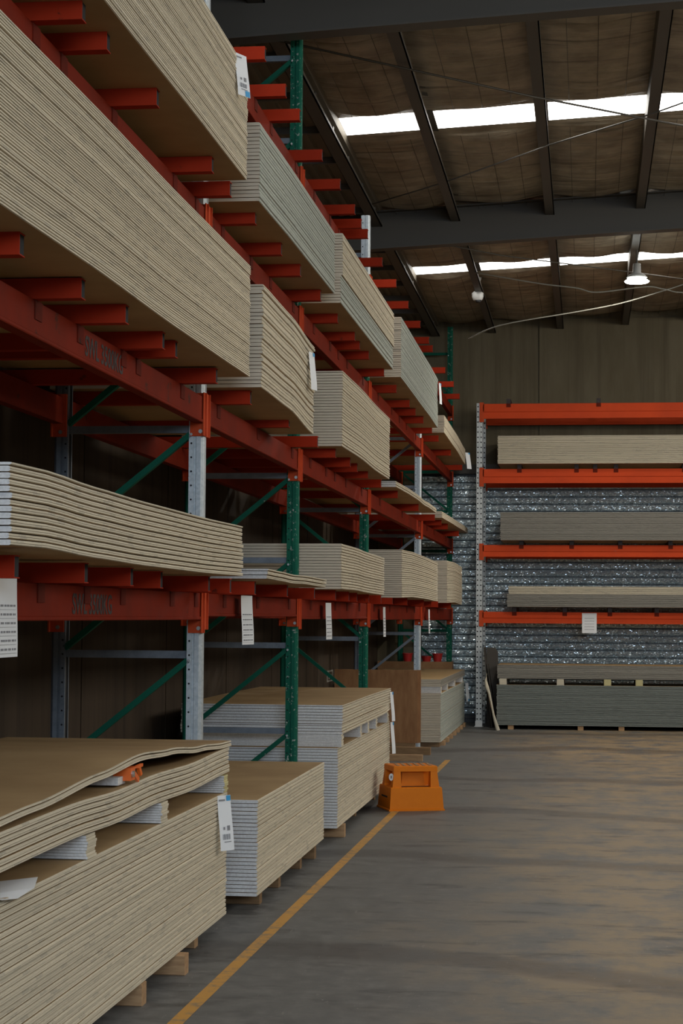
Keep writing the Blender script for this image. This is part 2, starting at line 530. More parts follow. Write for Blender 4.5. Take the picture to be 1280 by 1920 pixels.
# ------------------------------------------------------------------ roof
SKY = [(-4.75, -4.10), (2.45, 3.10), (9.75, 10.40), (17.10, 17.74), (24.60, 25.16)]
roof = struct(empty('ceiling', (0, 0, 0)))
def hsh(a, b):
    v = math.sin(a * 127.1 + b * 311.7) * 43758.5453
    return v - math.floor(v)
PUR = [-2.30, -1.43, -0.40, 0.58, 1.58, 2.58, 3.6, 4.6, 5.6, 6.6]
def blanket(y0, y1, fine):
    mb = MB()
    for i in range(len(PUR)):
        x0 = PUR[i]
        x1 = PUR[i + 1] if i + 1 < len(PUR) else XR
        nx = 10 if (fine and x0 < 2) else 2
        ny = max(2, int((y1 - y0) / (0.06 if nx == 10 else 1.0)))
        vs_, fs = [], []
        rowoff, acc = [], 0.0
        for j in range(ny + 1):
            acc = acc * 0.45 + (hsh(i * 3.3, j + y0) - 0.5) * 0.050
            rowoff.append(acc)
        for j in range(ny + 1):
            y = y0 + (y1 - y0) * j / ny
            ey = min(1.0, min(y - y0, y1 - y) / 0.15)
            for k in range(nx + 1):
                t = k / nx
                x = x0 + (x1 - x0) * t
                bulge = math.sin(math.pi * t)
                wob = 0.35 * math.sin(7 * x + y * 3.1) * 0.012
                vs_.append((x, y, roof_z(x) + 0.02 - bulge * ey * (0.050 + rowoff[j] * 1.0 + wob)))
        w = nx + 1
        for j in range(ny):
            for k in range(nx):
                a = j * w + k
                fs.append((a, a + w, a + w + 1, a + 1))
        mb.add(vs_, fs)
    return mb
ys = YB
for (a, b) in SKY + [(YF, YF)]:
    if a - ys > 0.05:
        blanket(ys, a, ys > 8).build('insulation_blanket', M['blanket'], roof, smooth=True)
    if b > a:
        for i in range(len(PUR)):
            x0 = PUR[i] + (0.06 if i == 0 else 0.0)
            x1 = PUR[i + 1] if i + 1 < len(PUR) else XR
            z0, z1 = roof_z(x0) + 0.025, roof_z(x1) + 0.025
            v = [(x0, a, z0), (x1, a, z1), (x1, b, z1), (x0, b, z0), (x0, a, z0 + .01), (x1, a, z1 + .01), (x1, b, z1 + .01), (x0, b, z0 + .01)]
            MB().add(v, [(0, 3, 2, 1), (4, 5, 6, 7), (0, 1, 5, 4), (1, 2, 6, 5), (2, 3, 7, 6), (3, 0, 4, 7)]).build('skylight_sheet', M['sky'], roof)
    ys = b
for i in range(5):
    for k in (1, 2, 3):
        x = PUR[i] + (PUR[i + 1] - PUR[i]) * k / 4
        for (a, b) in ((10.42, 17.08), (17.76, 24.58), (25.18, YF)):
            MB().tube([(x, a, roof_z(x) - 0.05), (x, (a + b) / 2, roof_z(x) - 0.075), (x, b, roof_z(x) - 0.05)], 0.0024, 4).build('support_wire', M['steel'], roof)
# weatherproof sheet above everything, open at the skylights
ys = YB - 0.2
for (a, b) in SKY + [(YF + 0.2, 0)]:
    v = [(PUR[0], ys, roof_z(PUR[0]) + .11), (XR + .2, ys, roof_z(XR) + .12), (XR + .2, a, roof_z(XR) + .12), (PUR[0], a, roof_z(PUR[0]) + .11)]
    v2 = [(x, y, z + .02) for x, y, z in v]
    MB().add(v + v2, [(0, 3, 2, 1), (4, 5, 6, 7), (0, 1, 5, 4), (1, 2, 6, 5), (2, 3, 7, 6), (3, 0, 4, 7)]).build('roof_sheet', M['steel'], roof)
    ys = b
# ribbed metal strip along the left wall, ribs running down the building, on short cross girts
prof = []
x = XL - 0.05
while x < -2.26:
    prof += [(x, 6.02), (x + 0.045, 6.02), (x + 0.06, 6.055), (x + 0.105, 6.055), ]
    x += 0.12
prof += [(x, 6.12), (XL - 0.05, 6.12)]
MB().prism(prof, 'y', YB, YF).build('ribbed_sheet', M['ribbed'], roof)
gm = MB().box(XL, -2.27, -0.025, 0.025, 5.955, 6.018).mesh('girt', [M['steel_grey']])
for k in range(14):
    link('girt', gm, roof, (0, 13.6 + 1.15 * k - 0.05, 0))
# purlins (C sections) and the edge trimmer
for i, px in enumerate(PUR):
    z = roof_z(px)
    w = 0.10 if i else 0.12
    mb = MB().box(px - w / 2, px - w / 2 + 0.012, YB, YF, z - 0.19, z + 0.02)
    mb.box(px - w / 2, px + w / 2, YB, YF, z - 0.20, z - 0.188).box(px - w / 2, px + w / 2, YB, YF, z + 0.02, z + 0.03)
    mb.box(px + w / 2 - 0.010, px + w / 2, YB, YF, z - 0.20, z - 0.165)
    struct(mb.build('trim_%d' % (i + 1), M['steel']))
# portal rafters (I sections) sloping with the roof
def rafter(y):
    mb = MB()
    xa, xb = XL, XR
    def slab(y0, y1, d0, d1):
        za, zb = roof_z(xa) - 0.20, roof_z(xb) - 0.20
        v = [(xa, y0, za - d1), (xb, y0, zb - d1), (xb, y1, zb - d1), (xa, y1, za - d1), (xa, y0, za - d0), (xb, y0, zb - d0), (xb, y1, zb - d0), (xa, y1, za - d0)]
        mb.add(v, [(3, 2, 1, 0), (4, 5, 6, 7), (0, 1, 5, 4), (1, 2, 6, 5), (2, 3, 7, 6), (3, 0, 4, 7)])
    slab(y - 0.085, y + 0.085, -0.165, -0.151)
    slab(y - 0.006, y + 0.006, -0.151, 0.246)
    slab(y - 0.085, y + 0.085, 0.246, 0.260)
    return mb
for i, y in enumerate((-1.7, 5.7, 13.1, 20.9)):
    struct(rafter(y).build('trim_%d' % (20 + i), M['steel']))

# bracing rods and loose cables under the roof
def rod(name, pts, r, mat, label, cat='rod'):
    return tag(MB().tube(pts, r, 6).build(name, mat, smooth=True), label, cat)
rod('brace_rod', [(-2.30, 13.98, 5.90), (-0.44, 15.82, 5.92), (0.84, 16.94, 5.93), (3.4, 19.2, 6.05)], 0.009, M['steel'],
    'dark steel brace rod running down from the top left under the roof')
rod('brace_rod', [(-2.30, 19.95, 5.93), (-1.433, 19.05, 5.95), (-0.331, 17.62, 5.96), (0.57, 16.648, 5.97), (2.9, 13.8, 6.05)], 0.007, M['steel_grey'],
    'pale brace rod rising to the right across the nearer skylight')
rod('brace_rod', [(-2.30, 21.2, 5.90), (-1.0, 22.9, 5.93), (0.3, 24.1, 5.96), (2.0, 25.9, 6.03)], 0.008, M['steel'],
    'thin dark brace rod behind the second roof rafter')
def smoothpts(pts, n=6):
    out = []
    for i in range(len(pts) - 1):
        p0, p1, p2, p3 = (Vector(pts[max(i - 1, 0)]), Vector(pts[i]), Vector(pts[i + 1]), Vector(pts[min(i + 2, len(pts) - 1)]))
        for k in range(n):
            t = k / n
            out.append(0.5 * ((2 * p1) + (p2 - p0) * t + (2 * p0 - 5 * p1 + 4 * p2 - p3) * t * t + (3 * p1 - p0 - 3 * p2 + p3) * t ** 3))
    out.append(Vector(pts[-1]))
    return out
rod('cable', smoothpts([(-1.4, 24.0, 5.93), (-0.6, 24.0, 5.78), (-0.131, 24.0, 5.715), (0.127, 24, 5.657), (0.726, 24, 5.718), (0.948, 24, 5.685), (1.3, 24, 5.64), (2.6, 24, 5.75)]), 0.009, M['cable'],
    'slack pale cable looping just below the ceiling lamp', 'cable')
rod('cable', smoothpts([(-1.5, 24.4, 5.15), (-1.062, 24.1, 5.277), (-0.131, 24, 5.414), (0.436, 24, 5.519), (1.001, 24, 5.681), (1.4, 24, 5.79), (2.6, 24, 6.02)]), 0.008, M['cable'],
    'taut pale cable climbing to the right in front of the back wall', 'cable')

# lit high-bay lamp hung from a purlin
lx, ly, lz = 0.60, 23.3, 5.68
t = tag(empty('ceiling_lamp', (lx, ly, lz)), 'round lit lamp hanging below the far skylight', 'lamp')
MB().lathe([(0.06, 0.02), (0.10, 0.0), (0.125, 0.03), (0.10, 0.06), (0.05, 0.09), (0.045, 0.20)], (0, 0, 0)).build('housing', M['white_plastic'], t, smooth=True)
MB().lathe([(0.135, -0.03), (0.15, -0.016), (0.13, -0.001)], (0, 0, 0)).build('diffuser', M['lamp'], t)
MB().tube([(0, 0, 0.2), (0, 0, roof_z(lx) - 0.2 - lz)], 0.012).build('drop_rod', M['steel_grey'], t)
ld = bpy.data.lights.new('lamp_light', 'AREA')
ld.shape = 'DISK'; ld.size = 0.26; ld.energy = 95; ld.color = (1.0, 0.97, 0.88)
lo = bpy.data.objects.new('lamp_light', ld)
lo.location = (0, 0, -0.035)
lo.parent = t
col.objects.link(lo)
# ceiling camera
t = tag(empty('security_camera', (-1.45, 25.55, 5.88)), 'small white dome security camera under a purlin', 'camera')
MB().lathe([(0.03, 0.20), (0.045, 0.23), (0.05, 0.26)][::1], (0, 0, 0)).tube([(0, 0, 0.04), (0, 0, 0.22)], 0.022).build('bracket', M['white_plastic'], t)
MB().lathe([(0.03, -0.055), (0.06, -0.045), (0.078, 0.0), (0.078, 0.05), (0.05, 0.075)], (0, 0, 0)).build('housing', M['white_plastic'], t, smooth=True)
MB().lathe([(0.01, -0.085), (0.03, -0.078), (0.042, -0.05)], (0.01, -0.02, 0)).build('lens', M['black'], t, smooth=True)

# ------------------------------------------------------------------ pallet racking along the left wall
XF, XB = -2.06, -2.80                       # centre lines of front and rear posts
FY = [5.35, 10.04, 13.42, 17.78, 23.52, 29.0]
LV = [(1.575, 1.715), (2.62, 2.76), (3.635, 3.775), (4.635, 4.775)]
ARM_TOP = [1.79, 2.835, 3.85, 4.85]

def perf_strip(mb, o, du, L, w, pitch, r, z0, mi=0):
    """perforated flange: rectangles of steel round six-sided holes; o = origin, du = unit across"""
    o, du = Vector(o), Vector(du)
    n = int(L / pitch)
    def P(u, z):
        q = o + du * u
        return (q.x, q.y, q.z + z)
    for k in range(n):
        za = k * pitch
        zb = za + pitch if k < n - 1 else L
        zc = za + pitch / 2
        hole = [P(w / 2 + r * math.cos(a), zc + r * math.sin(a)) for a in [math.pi / 6 + math.pi / 3 * i for i in range(6)]]
        q = [P(0, za), P(w, za), P(w, zb), P(0, zb), P(w / 2, zb), P(w / 2, za)] + hole
        h = 6
        f = [(2, 4, h + 1, h), (1, 2, h, h + 5), (5, 1, h + 5, h + 4), (0, 5, h + 4, h + 3), (3, 0, h + 3, h + 2), (4, 3, h + 2, h + 1)]
        mb.add(q, f, mi)

def post_mesh(name, H, mat, sgn):
    """open upright section, 80 deep by 86 wide; sgn=+1: the closed front looks to +x; perforated flanges at the back edge"""
    mb = MB()
    s = sgn
    def X(v):
        return s * v
    for e in (-1, 1):
        perf_strip(mb, (X(-0.04), e * 0.043, 0), (s, 0, 0), H, 0.027, 0.075, 0.0058, 0)
        side = [(X(-0.013), e * 0.043), (X(-0.012), e * 0.034), (X(-0.003), e * 0.034), (X(0.0), e * 0.041), (X(0.024), e * 0.041), (X(0.036), e * 0.030), (X(0.04), e * 0.022)]
        v, f = [], []
        for p in side:
            v += [(p[0], p[1], 0), (p[0], p[1], H)]
        for i in range(len(side) - 1):
            f.append((2 * i, 2 * i + 2, 2 * i + 3, 2 * i + 1))
        mb.add(v, f)
        lip = [(X(-0.04), e * 0.043), (X(-0.04), e * 0.026)]
        v = []
        for p in lip:
            v += [(p[0], p[1], 0), (p[0], p[1], H)]
        mb.add(v, [(0, 2, 3, 1)])
    mb.add([(X(0.04), -0.022, 0), (X(0.04), 0.022, 0), (X(0.04), 0.022, H), (X(0.04), -0.022, H)], [(0, 1, 2, 3)])
    # black box inside, standing in for shade so the holes read as holes
    mb.box(min(X(-0.036), X(-0.014)), max(X(-0.036), X(-0.014)), -0.037, 0.037, 0.001, H - 0.001, 1)
    return mb.mesh(name, [mat, M['dark']])

FR_LABEL = ['galvanised rack upright frame at the camera end of the long rack',
            'galvanised rack upright frame with green diagonals, nearest of the long rack',
            'scratched green rack upright frame beside the tall floor stack',
            'green rack upright frame between the scratched one and the galvanised far one',
            'galvanised rack upright frame with grey diagonals near the plywood sheets',
            'green rack upright frame against the roller door at the far end']
FR = [('galv', 5.9, 'galv', 'green_brace', 1), ('galv', 5.9, 'galv', 'green_brace', 1), ('green', 5.80, 'galv', 'green_brace', 1),
      ('galv_top', 5.36, 'galv', 'green_brace', -1), ('galv', 4.82, 'galv', 'galv', 1), ('green', 6.0, 'green_brace', 'green_brace', -1)]
for i, y in enumerate(FY):
    pm_, H, hm, dm, sg = FR[i]
    f = tag(empty('rack_upright_frame', (0, y, 0)), FR_LABEL[i], 'rack frame', 'upright frames of the long rack')
    pmat = M['green'] if pm_ in ('green', 'galv_top') else M['galv']
    if pm_ == 'galv_top':
        # green lower length with a galvanised length spliced on above the third level
        link('post', post_mesh('post', 3.90, M['green'], 1), f, (XF, 0, 0))
        link('post_extension', post_mesh('post_extension', H - 3.90, M['galv'], 1), f, (XF, 0, 3.90))
    else:
        link('post', post_mesh('post', H, pmat, 1), f, (XF, 0, 0))
    link('rear_post', post_mesh('rear_post', H, M['galv_shaded'] if pmat == M['galv'] else M['green_brace'], -1), f, (XB, 0, 0))
    for x in (XF, XB):
        MB().box(x - 0.06, x + 0.06, -0.07, 0.07, 0, 0.006).build('base_plate', pmat, f)
    zz = [0.19 + 0.6 * k for k in range(10) if 0.19 + 0.6 * k < H - 0.1]
    hb = MB().box(XB + 0.03, XF - 0.03, -0.016, 0.016, -0.02, 0.02).mesh('horizontal_brace', [M['galv_shaded'] if hm == 'galv' else M[hm]])
    db = MB().bar((XB + 0.035, -0.022, 0.03), (XF - 0.035, -0.022, 0.57), 0.03, 0.042, 0, (0, 1, 0))
    if sg < 0:
        db = MB().bar((XB + 0.035, -0.022, 0.57), (XF - 0.035, -0.022, 0.03), 0.03, 0.042, 0, (0, 1, 0))
    db = db.mesh('diagonal_brace', [M['galv_shaded'] if dm == 'galv' else M[dm]])
    bolt = MB().tube([(0, -0.052, 0), (0, -0.043, 0)], 0.008, 6).mesh('bolt', [M['bolt']])
    for k, z in enumerate(zz):
        link('horizontal_brace', hb, f, (0, 0, z))
        link('bolt', bolt, f, (XF - 0.0265, 0, z - 0.03))
        if k + 1 < len(zz):
            link('diagonal_brace', db, f, (0, 0, z))

# beams
BAY = ['nearest bay', 'second bay', 'third bay', 'fourth bay', 'farthest bay']
LEV = ['lowest', 'second', 'third', 'top']
def beam_section(h, face):
    return [(-0.025, 0), (0.027, 0), (0.030, 0.004), (0.030, 0.014), (0.025, 0.018), (0.025, h * 0.98), (0.022, h), (-0.025, h)]
def text_mesh(body, size, name):
    cu = bpy.data.curves.new(name, 'FONT')
    cu.body = body
    cu.size = size
    cu.extrude = 0.0004
    cu.offset = 0.0022
    o = bpy.data.objects.new(name, cu)
    col.objects.link(o)
    dg = bpy.context.evaluated_depsgraph_get()
    me = bpy.data.meshes.new_from_object(o.evaluated_get(dg))
    bpy.data.objects.remove(o)
    me.name = name
    me.materials.clear()
    me.materials.append(M['stencil'])
    return me
swl = text_mesh('SWL 3500KG', 0.114, 'stencil_lettering')
conn_bolt = MB().tube([(0, -0.006, 0), (0, 0.0, 0)], 0.011, 8).mesh('bolt', [M['bolt']])
for b in range(5):
    ya, yb = FY[b] + 0.047, FY[b + 1] - 0.047
    dz = [0.0, 0.018, 0.0, -0.01, -0.02][b]
    for l, (z0, z1) in enumerate(LV):
        for side, x in (('front', XF + 0.012), ('rear', XB - 0.012)):
            s = 1 if side == 'front' else -1
            zb = z0 + (dz if l == 0 else 0)
            h = z1 - zb
            t = tag(empty('rack_beam', (x, ya, zb)),
                    'orange %s beam of the %s rack level in the %s' % (side, LEV[l], BAY[b]), 'rack beam', 'beams of the long rack')
            MB().prism([(s * p, q) for p, q in beam_section(h, 0)][::s], 'y', 0.006, yb - ya - 0.006).build('beam_body', M['beam'], t)
            for e in (0, 1):
                yy = 0 if e == 0 else yb - ya
                sg = -1 if e == 0 else 1
                mb = MB().box(-0.045, 0.045, yy - 0.004, yy + 0.004, -0.07, h + 0.02)
                lip0, lip1 = sorted((yy - sg * 0.03, yy + sg * 0.045))
                xx0, xx1 = (0.029, 0.035) if s > 0 else (-0.035, -0.029)
                mb.box(xx0, xx1, lip0, lip1, -0.07, h + 0.02)
                cn = mb.build('end_connector', M['connector'], t)
                if e == 1:
                    link('bolt', conn_bolt, cn, (0.012, yy - 0.004, -0.045))
            if side == 'front' and b == 0 and l in (0, 1):
                o = link('stencil_lettering', swl, t, (0.0262, (7.42 if l == 0 else 7.56) - ya, 0.028 if l == 0 else 0.034))
                o.rotation_euler = (R(90), 0, R(90))

# cross bars lying over the beams (hollow red channel, saddle plates hooked over the front beam)
ARMS = [[6.05, 6.94, 7.61, 8.22, 9.23, 9.82, 10.61, 11.71, 12.98, 14.02, 14.89, 15.42, 16.19, 17.08, 18.28, 19.77, 21.67, 22.64, 23.79, 26.16],
        [6.0, 6.85, 7.45, 8.18, 8.46, 9.42, 10.38, 11.68, 13.06, 13.94, 14.81, 15.33, 16.06, 17.21, 18.75, 21.06, 23.2, 24.36, 25.5, 27.65],
        [6.77, 7.15, 7.96, 9.19, 9.73, 10.45, 11.37, 12.09, 13.06, 14.07, 14.99, 15.5, 16.09, 17.25, 18.54, 19.85, 20.67, 21.5, 22.7, 23.77, 25.85, 28.43],
        [10.7, 11.48, 12.06, 13.14, 14.05, 14.94, 15.49, 15.91, 17.2, 18.33, 19.62, 20.95, 22.18, 22.88, 24.91, 26.42, 27.9]]
def bar_mesh():
    mb = MB()
    x0, x1, h, w, t = -3.02, -1.83, 0.075, 0.062, 0.004
    # channel, web towards the camera; black plates stand in for the shade inside it
    mb.box(x0, x1, -w / 2, -w / 2 + t, 0, h).box(x0, x1, -w / 2 + t, w / 2, h - t, h).box(x0, x1, -w / 2 + t, w / 2, 0, t)
    mb.box(x0, x1 - 0.02, w / 2 - t, w / 2, t, h - t, 1)
    mb.box(x1 - 0.006, x1 - 0.004, -w / 2 + t, w / 2, t, h - t, 1)
    return mb.mesh('cross_bar', [M['bar_red'], M['dark']])
bar_me = bar_mesh()
sad_me = MB().box(0.0255, 0.0295, -0.045, 0.045, -0.072, -0.001).box(-0.03, 0.0295, -0.045, 0.045, -0.0008, 0.0).mesh('saddle_plate', [M['saddle']])
for l, ys_ in enumerate(ARMS):
    for k, y in enumerate(ys_):
        dx = random.uniform(-0.012, 0.012)
        o = link('cross_bar', bar_me, None, (dx, y, ARM_TOP[l] - 0.075))
        tag(o, 'red steel cross bar, %s from the camera on the %s rack level' % (ordinal(k + 1), LEV[l]), 'cross bar', 'cross bars of the long rack')
        s = link('saddle_plate', sad_me, o, (XF + 0.012 - dx, 0.035, 0))

# ------------------------------------------------------------------ plasterboard
T = 0.0103
W = 1.18
def interp(pts, t):
    if t <= pts[0][0]:
        return pts[0][1]
    for i in range(len(pts) - 1):
        if t <= pts[i + 1][0]:
            u = (t - pts[i][0]) / (pts[i + 1][0] - pts[i][0])
            u = u * u * (3 - 2 * u)
            return pts[i][1] * (1 - u) + pts[i + 1][1] * u
    return pts[-1][1]
def sheet(mb, L, sag, flip, nseg, o=(0, 0, 0), w=W, t=0.0086, axis='y', a=0.0, em=0, endm=2, pair=True):
    """one board: long edges wrapped in paper, white core at the ends. front edge at x=0 (axis y) or y=0 (axis x)"""
    ct, cb = (0.0007, 0.0025) if not flip else (0.0025, 0.0007)
    if not pair:
        ct = cb = 0.0015
    c = 0.006
    sec = [(-c, t), (0, t - ct), (0, cb), (-c, 0), (-w, 0), (-w, t)]
    v, f, mi = [], [], []
    for i in range(nseg + 1):
        u = i / nseg
        dz = interp(sag, u) if sag else 0.0
        for p, q in sec:
            if axis == 'y':
                v.append((o[0] + p, o[1] + u * L, o[2] + q + dz))
            else:
                v.append((o[0] + u * L, o[1] - p, o[2] + q + dz))
    n = 6
    for i in range(nseg):
        for k in range(n):
            q = (i * n + k, i * n + (k + 1) % n, (i + 1) * n + (k + 1) % n, (i + 1) * n + k)
            f.append(q if axis == 'x' else q[::-1])
            mi.append(em if k in (0, 1, 2, 4) else 1)
    f += [tuple(range(n)), tuple(nseg * n + k for k in range(n - 1, -1, -1))] if axis == 'y' else [tuple(range(n - 1, -1, -1)), tuple(nseg * n + k for k in range(n))]
    mi += [endm, endm]
    mb.add(v, f, mi, a)

def stack_single(where, n, xf, y0, y1, z0, sag=None, nseg=12, pitch=T, jit=0.003, edge='edge', count0=0, total=None, fan=None, colour='cream', group=None, pair=True):
    """each board a thing of its own; labels count from the top"""
    total = total or n
    meshes = {}
    for k in range(n):
        flip = k % 2
        key = (flip,) if not fan else (flip, k)
        if key not in meshes:
            mb = MB()
            sheet(mb, y1 - y0, fan(k) if fan else sag, flip, nseg, pair=pair)
            meshes[key] = mb.mesh('plasterboard_sheet', [M[edge], M['face'], M['core']])
        pr = (k // 2)
        rr = random.Random(hash((round(y0 * 100), pr)) & 0xffff)
        jx, jy = rr.uniform(-jit, jit), rr.uniform(-jit, jit) * 1.3
        z = z0 + k * pitch + ((0.0008 if flip == 0 else -0.0008) if pair else 0)
        o = link('plasterboard_sheet', meshes[key], None, (xf + jx + random.uniform(-.0006, .0006), y0 + jy, z))
        idx = total - (count0 + k)
        pos = 'topmost' if idx == 1 else ('bottom one' if idx == total else ordinal(idx) + ' from top')
        tag(o, '%s plasterboard sheet, %s in %s' % (colour, pos, where), 'plasterboard', group or 'plasterboard sheets in near stacks')

rest = MB()
REST_M = ['edge', 'face', 'core', 'edge_green', 'edge_grey', 'edge_yellow', 'end_tape', 'edge_green_dim']
def stack_rest(n, xf, y0, y1, z0, sag=None, nseg=8, pitch=T, jit=0.003, em=0, axis='y', w=W, fan=None, endm=6):
    for k in range(n):
        rr = random.Random(hash((round(y0 * 100), round(z0 * 100), k // 2)) & 0xffff)
        jx, jy = rr.uniform(-jit, jit), rr.uniform(-jit, jit) * 1.3
        z = z0 + k * pitch + (0.0008 if k % 2 == 0 else -0.0008)
        a = random.random()
        sg = fan(k) if fan else sag
        if axis == 'y':
            sheet(rest, y1 - y0, sg, k % 2, nseg, (xf + jx, y0 + jy, z), w, a=a, em=em, endm=endm)
        else:
            sheet(rest, y1 - y0, sg, k % 2, nseg, (y0 + jy, xf + jx, z), w, axis='x', a=a, em=em, endm=endm)

# second level, nearest
stack_single('the tall left stack on the second level', 57, -1.75, 5.45, 9.85, 2.836, [(0, -.004), (.3, .004), (.55, -.002), (.8, .004), (1, .010)], 14, jit=0.003, pair=False)
# third level, nearest
stack_single('the tall left stack on the third level', 56, -1.745, 5.5, 9.69, 3.851, [(0, -.02), (.35, -.006), (.7, .001), (1, 0)], 10, pair=False)
# lowest level, nearest
stack_single('the low left stack above the lettered beam', 25, -1.75, 5.69, 9.69, 1.793, [(0, .016), (.1, .020), (.25, .008), (.45, .001), (.75, 0.0), (1, .006)], 20, jit=0.005)
# thin pile on the lowest level
stack_single('the thin wavy pile on the lowest level', 5, -1.75, 10.47, 12.88, 1.793, [(0, .010), (.18, .006), (.4, -.001), (.62, .003), (.85, .0), (1, -.003)], 18, pitch=0.0112, jit=0.006, colour='white-edged')
# thin pile on the second level
stack_single('the thin wavy pile on the second level', 5, -1.79, 18.0, 22.92, 2.838, [(0, -.018), (.12, -.008), (.3, .002), (.5, .006), (.65, -.004), (.8, .004), (1, .002)], 22, pitch=0.0115, jit=0.006)
# front floor stack in three layers
GX = -1.81
stack_single('the lower bundle of the front floor stack', 60, GX, 5.45, 9.65, 0.090, None, 2, jit=0.0025)
stack_single('the middle bundle of the front floor stack', 12, GX, 5.45, 9.70, 0.796, [(0, -.006), (.30, .004), (.45, -.007), (.60, .003), (.78, -.008), (.97, .005), (1, .006)], 24, pitch=0.0108)
def top_fan(k):
    return [(0, 0.0), (.18, .018), (.38, .050), (.535, .073 + .001 * k), (.66, .058), (.82, .026), (.96, .004), (1, .002)]
stack_single('the lifted top layer of the front floor stack', 3, GX, 5.45, 9.745, 0.927, None, 40, pitch=0.0104, fan=top_fan)
# second floor stack
stack_single('the low floor stack with tan top', 50, -1.75, 10.225, 12.85, 0.098, [(0, 0), (1, .008)], 3, jit=0.0025)

# ---- all the others
stack_rest(32, -1.75, 13.70, 16.65, 1.790, [(0, .003), (.3, .006), (.6, -.004), (1, -.008)])
stack_rest(45, -1.75, 18.24, 22.68, 1.790, [(0, -.012), (.25, .004), (.6, .002), (1, -.012)], pitch=0.0102)
stack_rest(52, -1.75, 24.23, 27.16, 1.790, [(0, -.015), (.5, 0), (1, -.02)])
stack_rest(6, -1.75, 10.22, 12.22, 2.836, [(0, 0), (.5, -.010), (1, -.066)], 12)
stack_rest(49, -1.75, 10.235, 12.23, 2.836 + 6 * T, [(0, 0), (.5, -.014), (1, -.066)], 12, jit=0.006)
stack_rest(53, -1.75, 13.69, 17.05, 2.824, [(0, 0), (.35, .008), (.7, -.006), (1, -.002)], 12)
stack_rest(8, -1.776, 23.70, 28.87, 2.838, [(0, -.015), (.4, .0), (1, .018)])
stack_rest(42, -1.75, 10.11, 13.22, 3.848, [(0, -.015), (.4, 0), (1, 0.004)], em=3)
stack_rest(20, -1.75, 13.55, 17.3, 3.842, None, em=3)
stack_rest(30, -1.745, 13.62, 17.33, 3.842 + 20 * T + 0.006, None)
stack_rest(56, -1.75, 18.06, 22.6, 3.858, [(0, .012), (.75, -.004), (1, -.025)], em=3)
stack_rest(21, -1.75, 23.63, 27.79, 3.868, [(0, .006), (.5, -.012), (1, -.06)])
G3 = -1.75
stack_rest(55, G3 - 0.004, 13.60, 17.22, 0.095, None, 3, endm=2)
stack_rest(7, G3 + 0.01, 13.72, 17.10, 0.752, [(0, 0), (.8, 0), (.95, 0.004), (1, .02)], 10, endm=2)
stack_rest(13, G3 + 0.012, 13.735, 17.15, 0.826, [(0, 0), (.5, .004), (1, 0)], 6, endm=2)
stack_rest(58, -1.780, 23.62, 28.25, 0.060, None, 3, em=3)
stack_rest(9, -1.778, 23.64, 28.32, 0.738, None, 3, em=4)
# back rack, boards lying crosswise (front edges face the camera)
BYF = 28.0
stack_rest(40, BYF, -1.29, 3.2, 3.833, None, 3, axis='x', w=1.15, jit=0.004)
stack_rest(40, BYF, -1.25, 3.2, 2.716, None, 3, axis='x', w=1.15, em=4)
stack_rest(18, BYF, -1.15, 3.2, 1.750, None, 3, axis='x', w=1.15, em=4)
stack_rest(11, BYF, -1.13, 3.2, 1.750 + 18 * T, None, 3, axis='x', w=1.15, em=0)
stack_rest(56, 27.6, -1.28, 3.3, 0.060, None, 3, axis='x', w=1.15, em=7)
stack_rest(19, 27.6, -1.27, 3.3, 0.724, None, 3, axis='x', w=1.15, em=4)
ro = rest.build('plasterboard_sheets', [M[k] for k in REST_M])
tag(ro, 'remaining plasterboard sheets stacked along the rack and at the back wall', 'plasterboard', kind='stuff')

# ------------------------------------------------------------------ packers between bundles
def packer(x1, y, z0, n, label, wid=0.085, length=1.12, pitch=0.0105, edge='edge', parts=True, ax='y', group='packers between plasterboard bundles'):
    t = tag(empty('packer', (x1, y, z0)), label, 'packer', group)
    def strip(mb, dz):
        if ax == 'y':
            b = len(mb.f)
            mb.box(-length, 0, -wid / 2, wid / 2, dz + 0.0004, dz + pitch - 0.0009)
            mb.m[b + 2] = 1; mb.m[b + 4] = 1
        else:
            b = len(mb.f)
            mb.box(-wid / 2, wid / 2, 0, length, dz + 0.0004, dz + pitch - 0.0009)
            mb.m[b + 3] = 1; mb.m[b + 5] = 1
    if parts:
        mb = MB(); strip(mb, 0)
        me = mb.mesh('strip', [M[edge], M['core']])
        for k in range(n):
            link('strip', me, t, (random.uniform(-.004, .004), random.uniform(-.002, .002), k * pitch))
    else:
        mb = MB()
        for k in range(n):
            strip(mb, k * pitch)
        mb.build('strips', [M[edge], M['core']], t)
    return t
for y, nm, e in ((6.94, 'nearest of the front floor stack', 'edge'), (8.18, 'middle one of the front floor stack', 'edge'), (9.60, 'farthest of the front floor stack, beside the barcode tag', 'edge_yellow')):
    packer(GX + 0.004, y, 0.7085, 8, 'layered plasterboard packer, ' + nm, 0.13 if e == 'edge' else 0.10, edge=e, pitch=0.0108)
for k, (y, wd) in enumerate(((13.78, 0.12), (14.93, 0.10), (15.47, 0.10), (16.05, 0.10), (17.0, 0.12))):
    packer(G3 + 0.004, y, 0.6620, 8, 'layered packer, %s from the camera in the floor stack behind the step stool' % ordinal(k + 1), wd, pitch=0.0111)
for k, y in enumerate((23.72, 24.8, 26.2, 27.8)):
    packer(-1.780, y, 0.6575, 7, 'small packer, %s from camera in the farthest floor stack' % ordinal(k + 1), 0.14, pitch=0.0113, parts=False, edge='edge')
for k, x in enumerate((-1.19, -0.375, 0.29, 0.735)):
    packer(x, 27.6, 0.637, 7, 'square packer, %s from left in the floor stack at the back wall' % ordinal(k + 1), 0.10, pitch=0.0122, parts=False, ax='x', edge='edge_yellow' if k > 1 else 'edge')

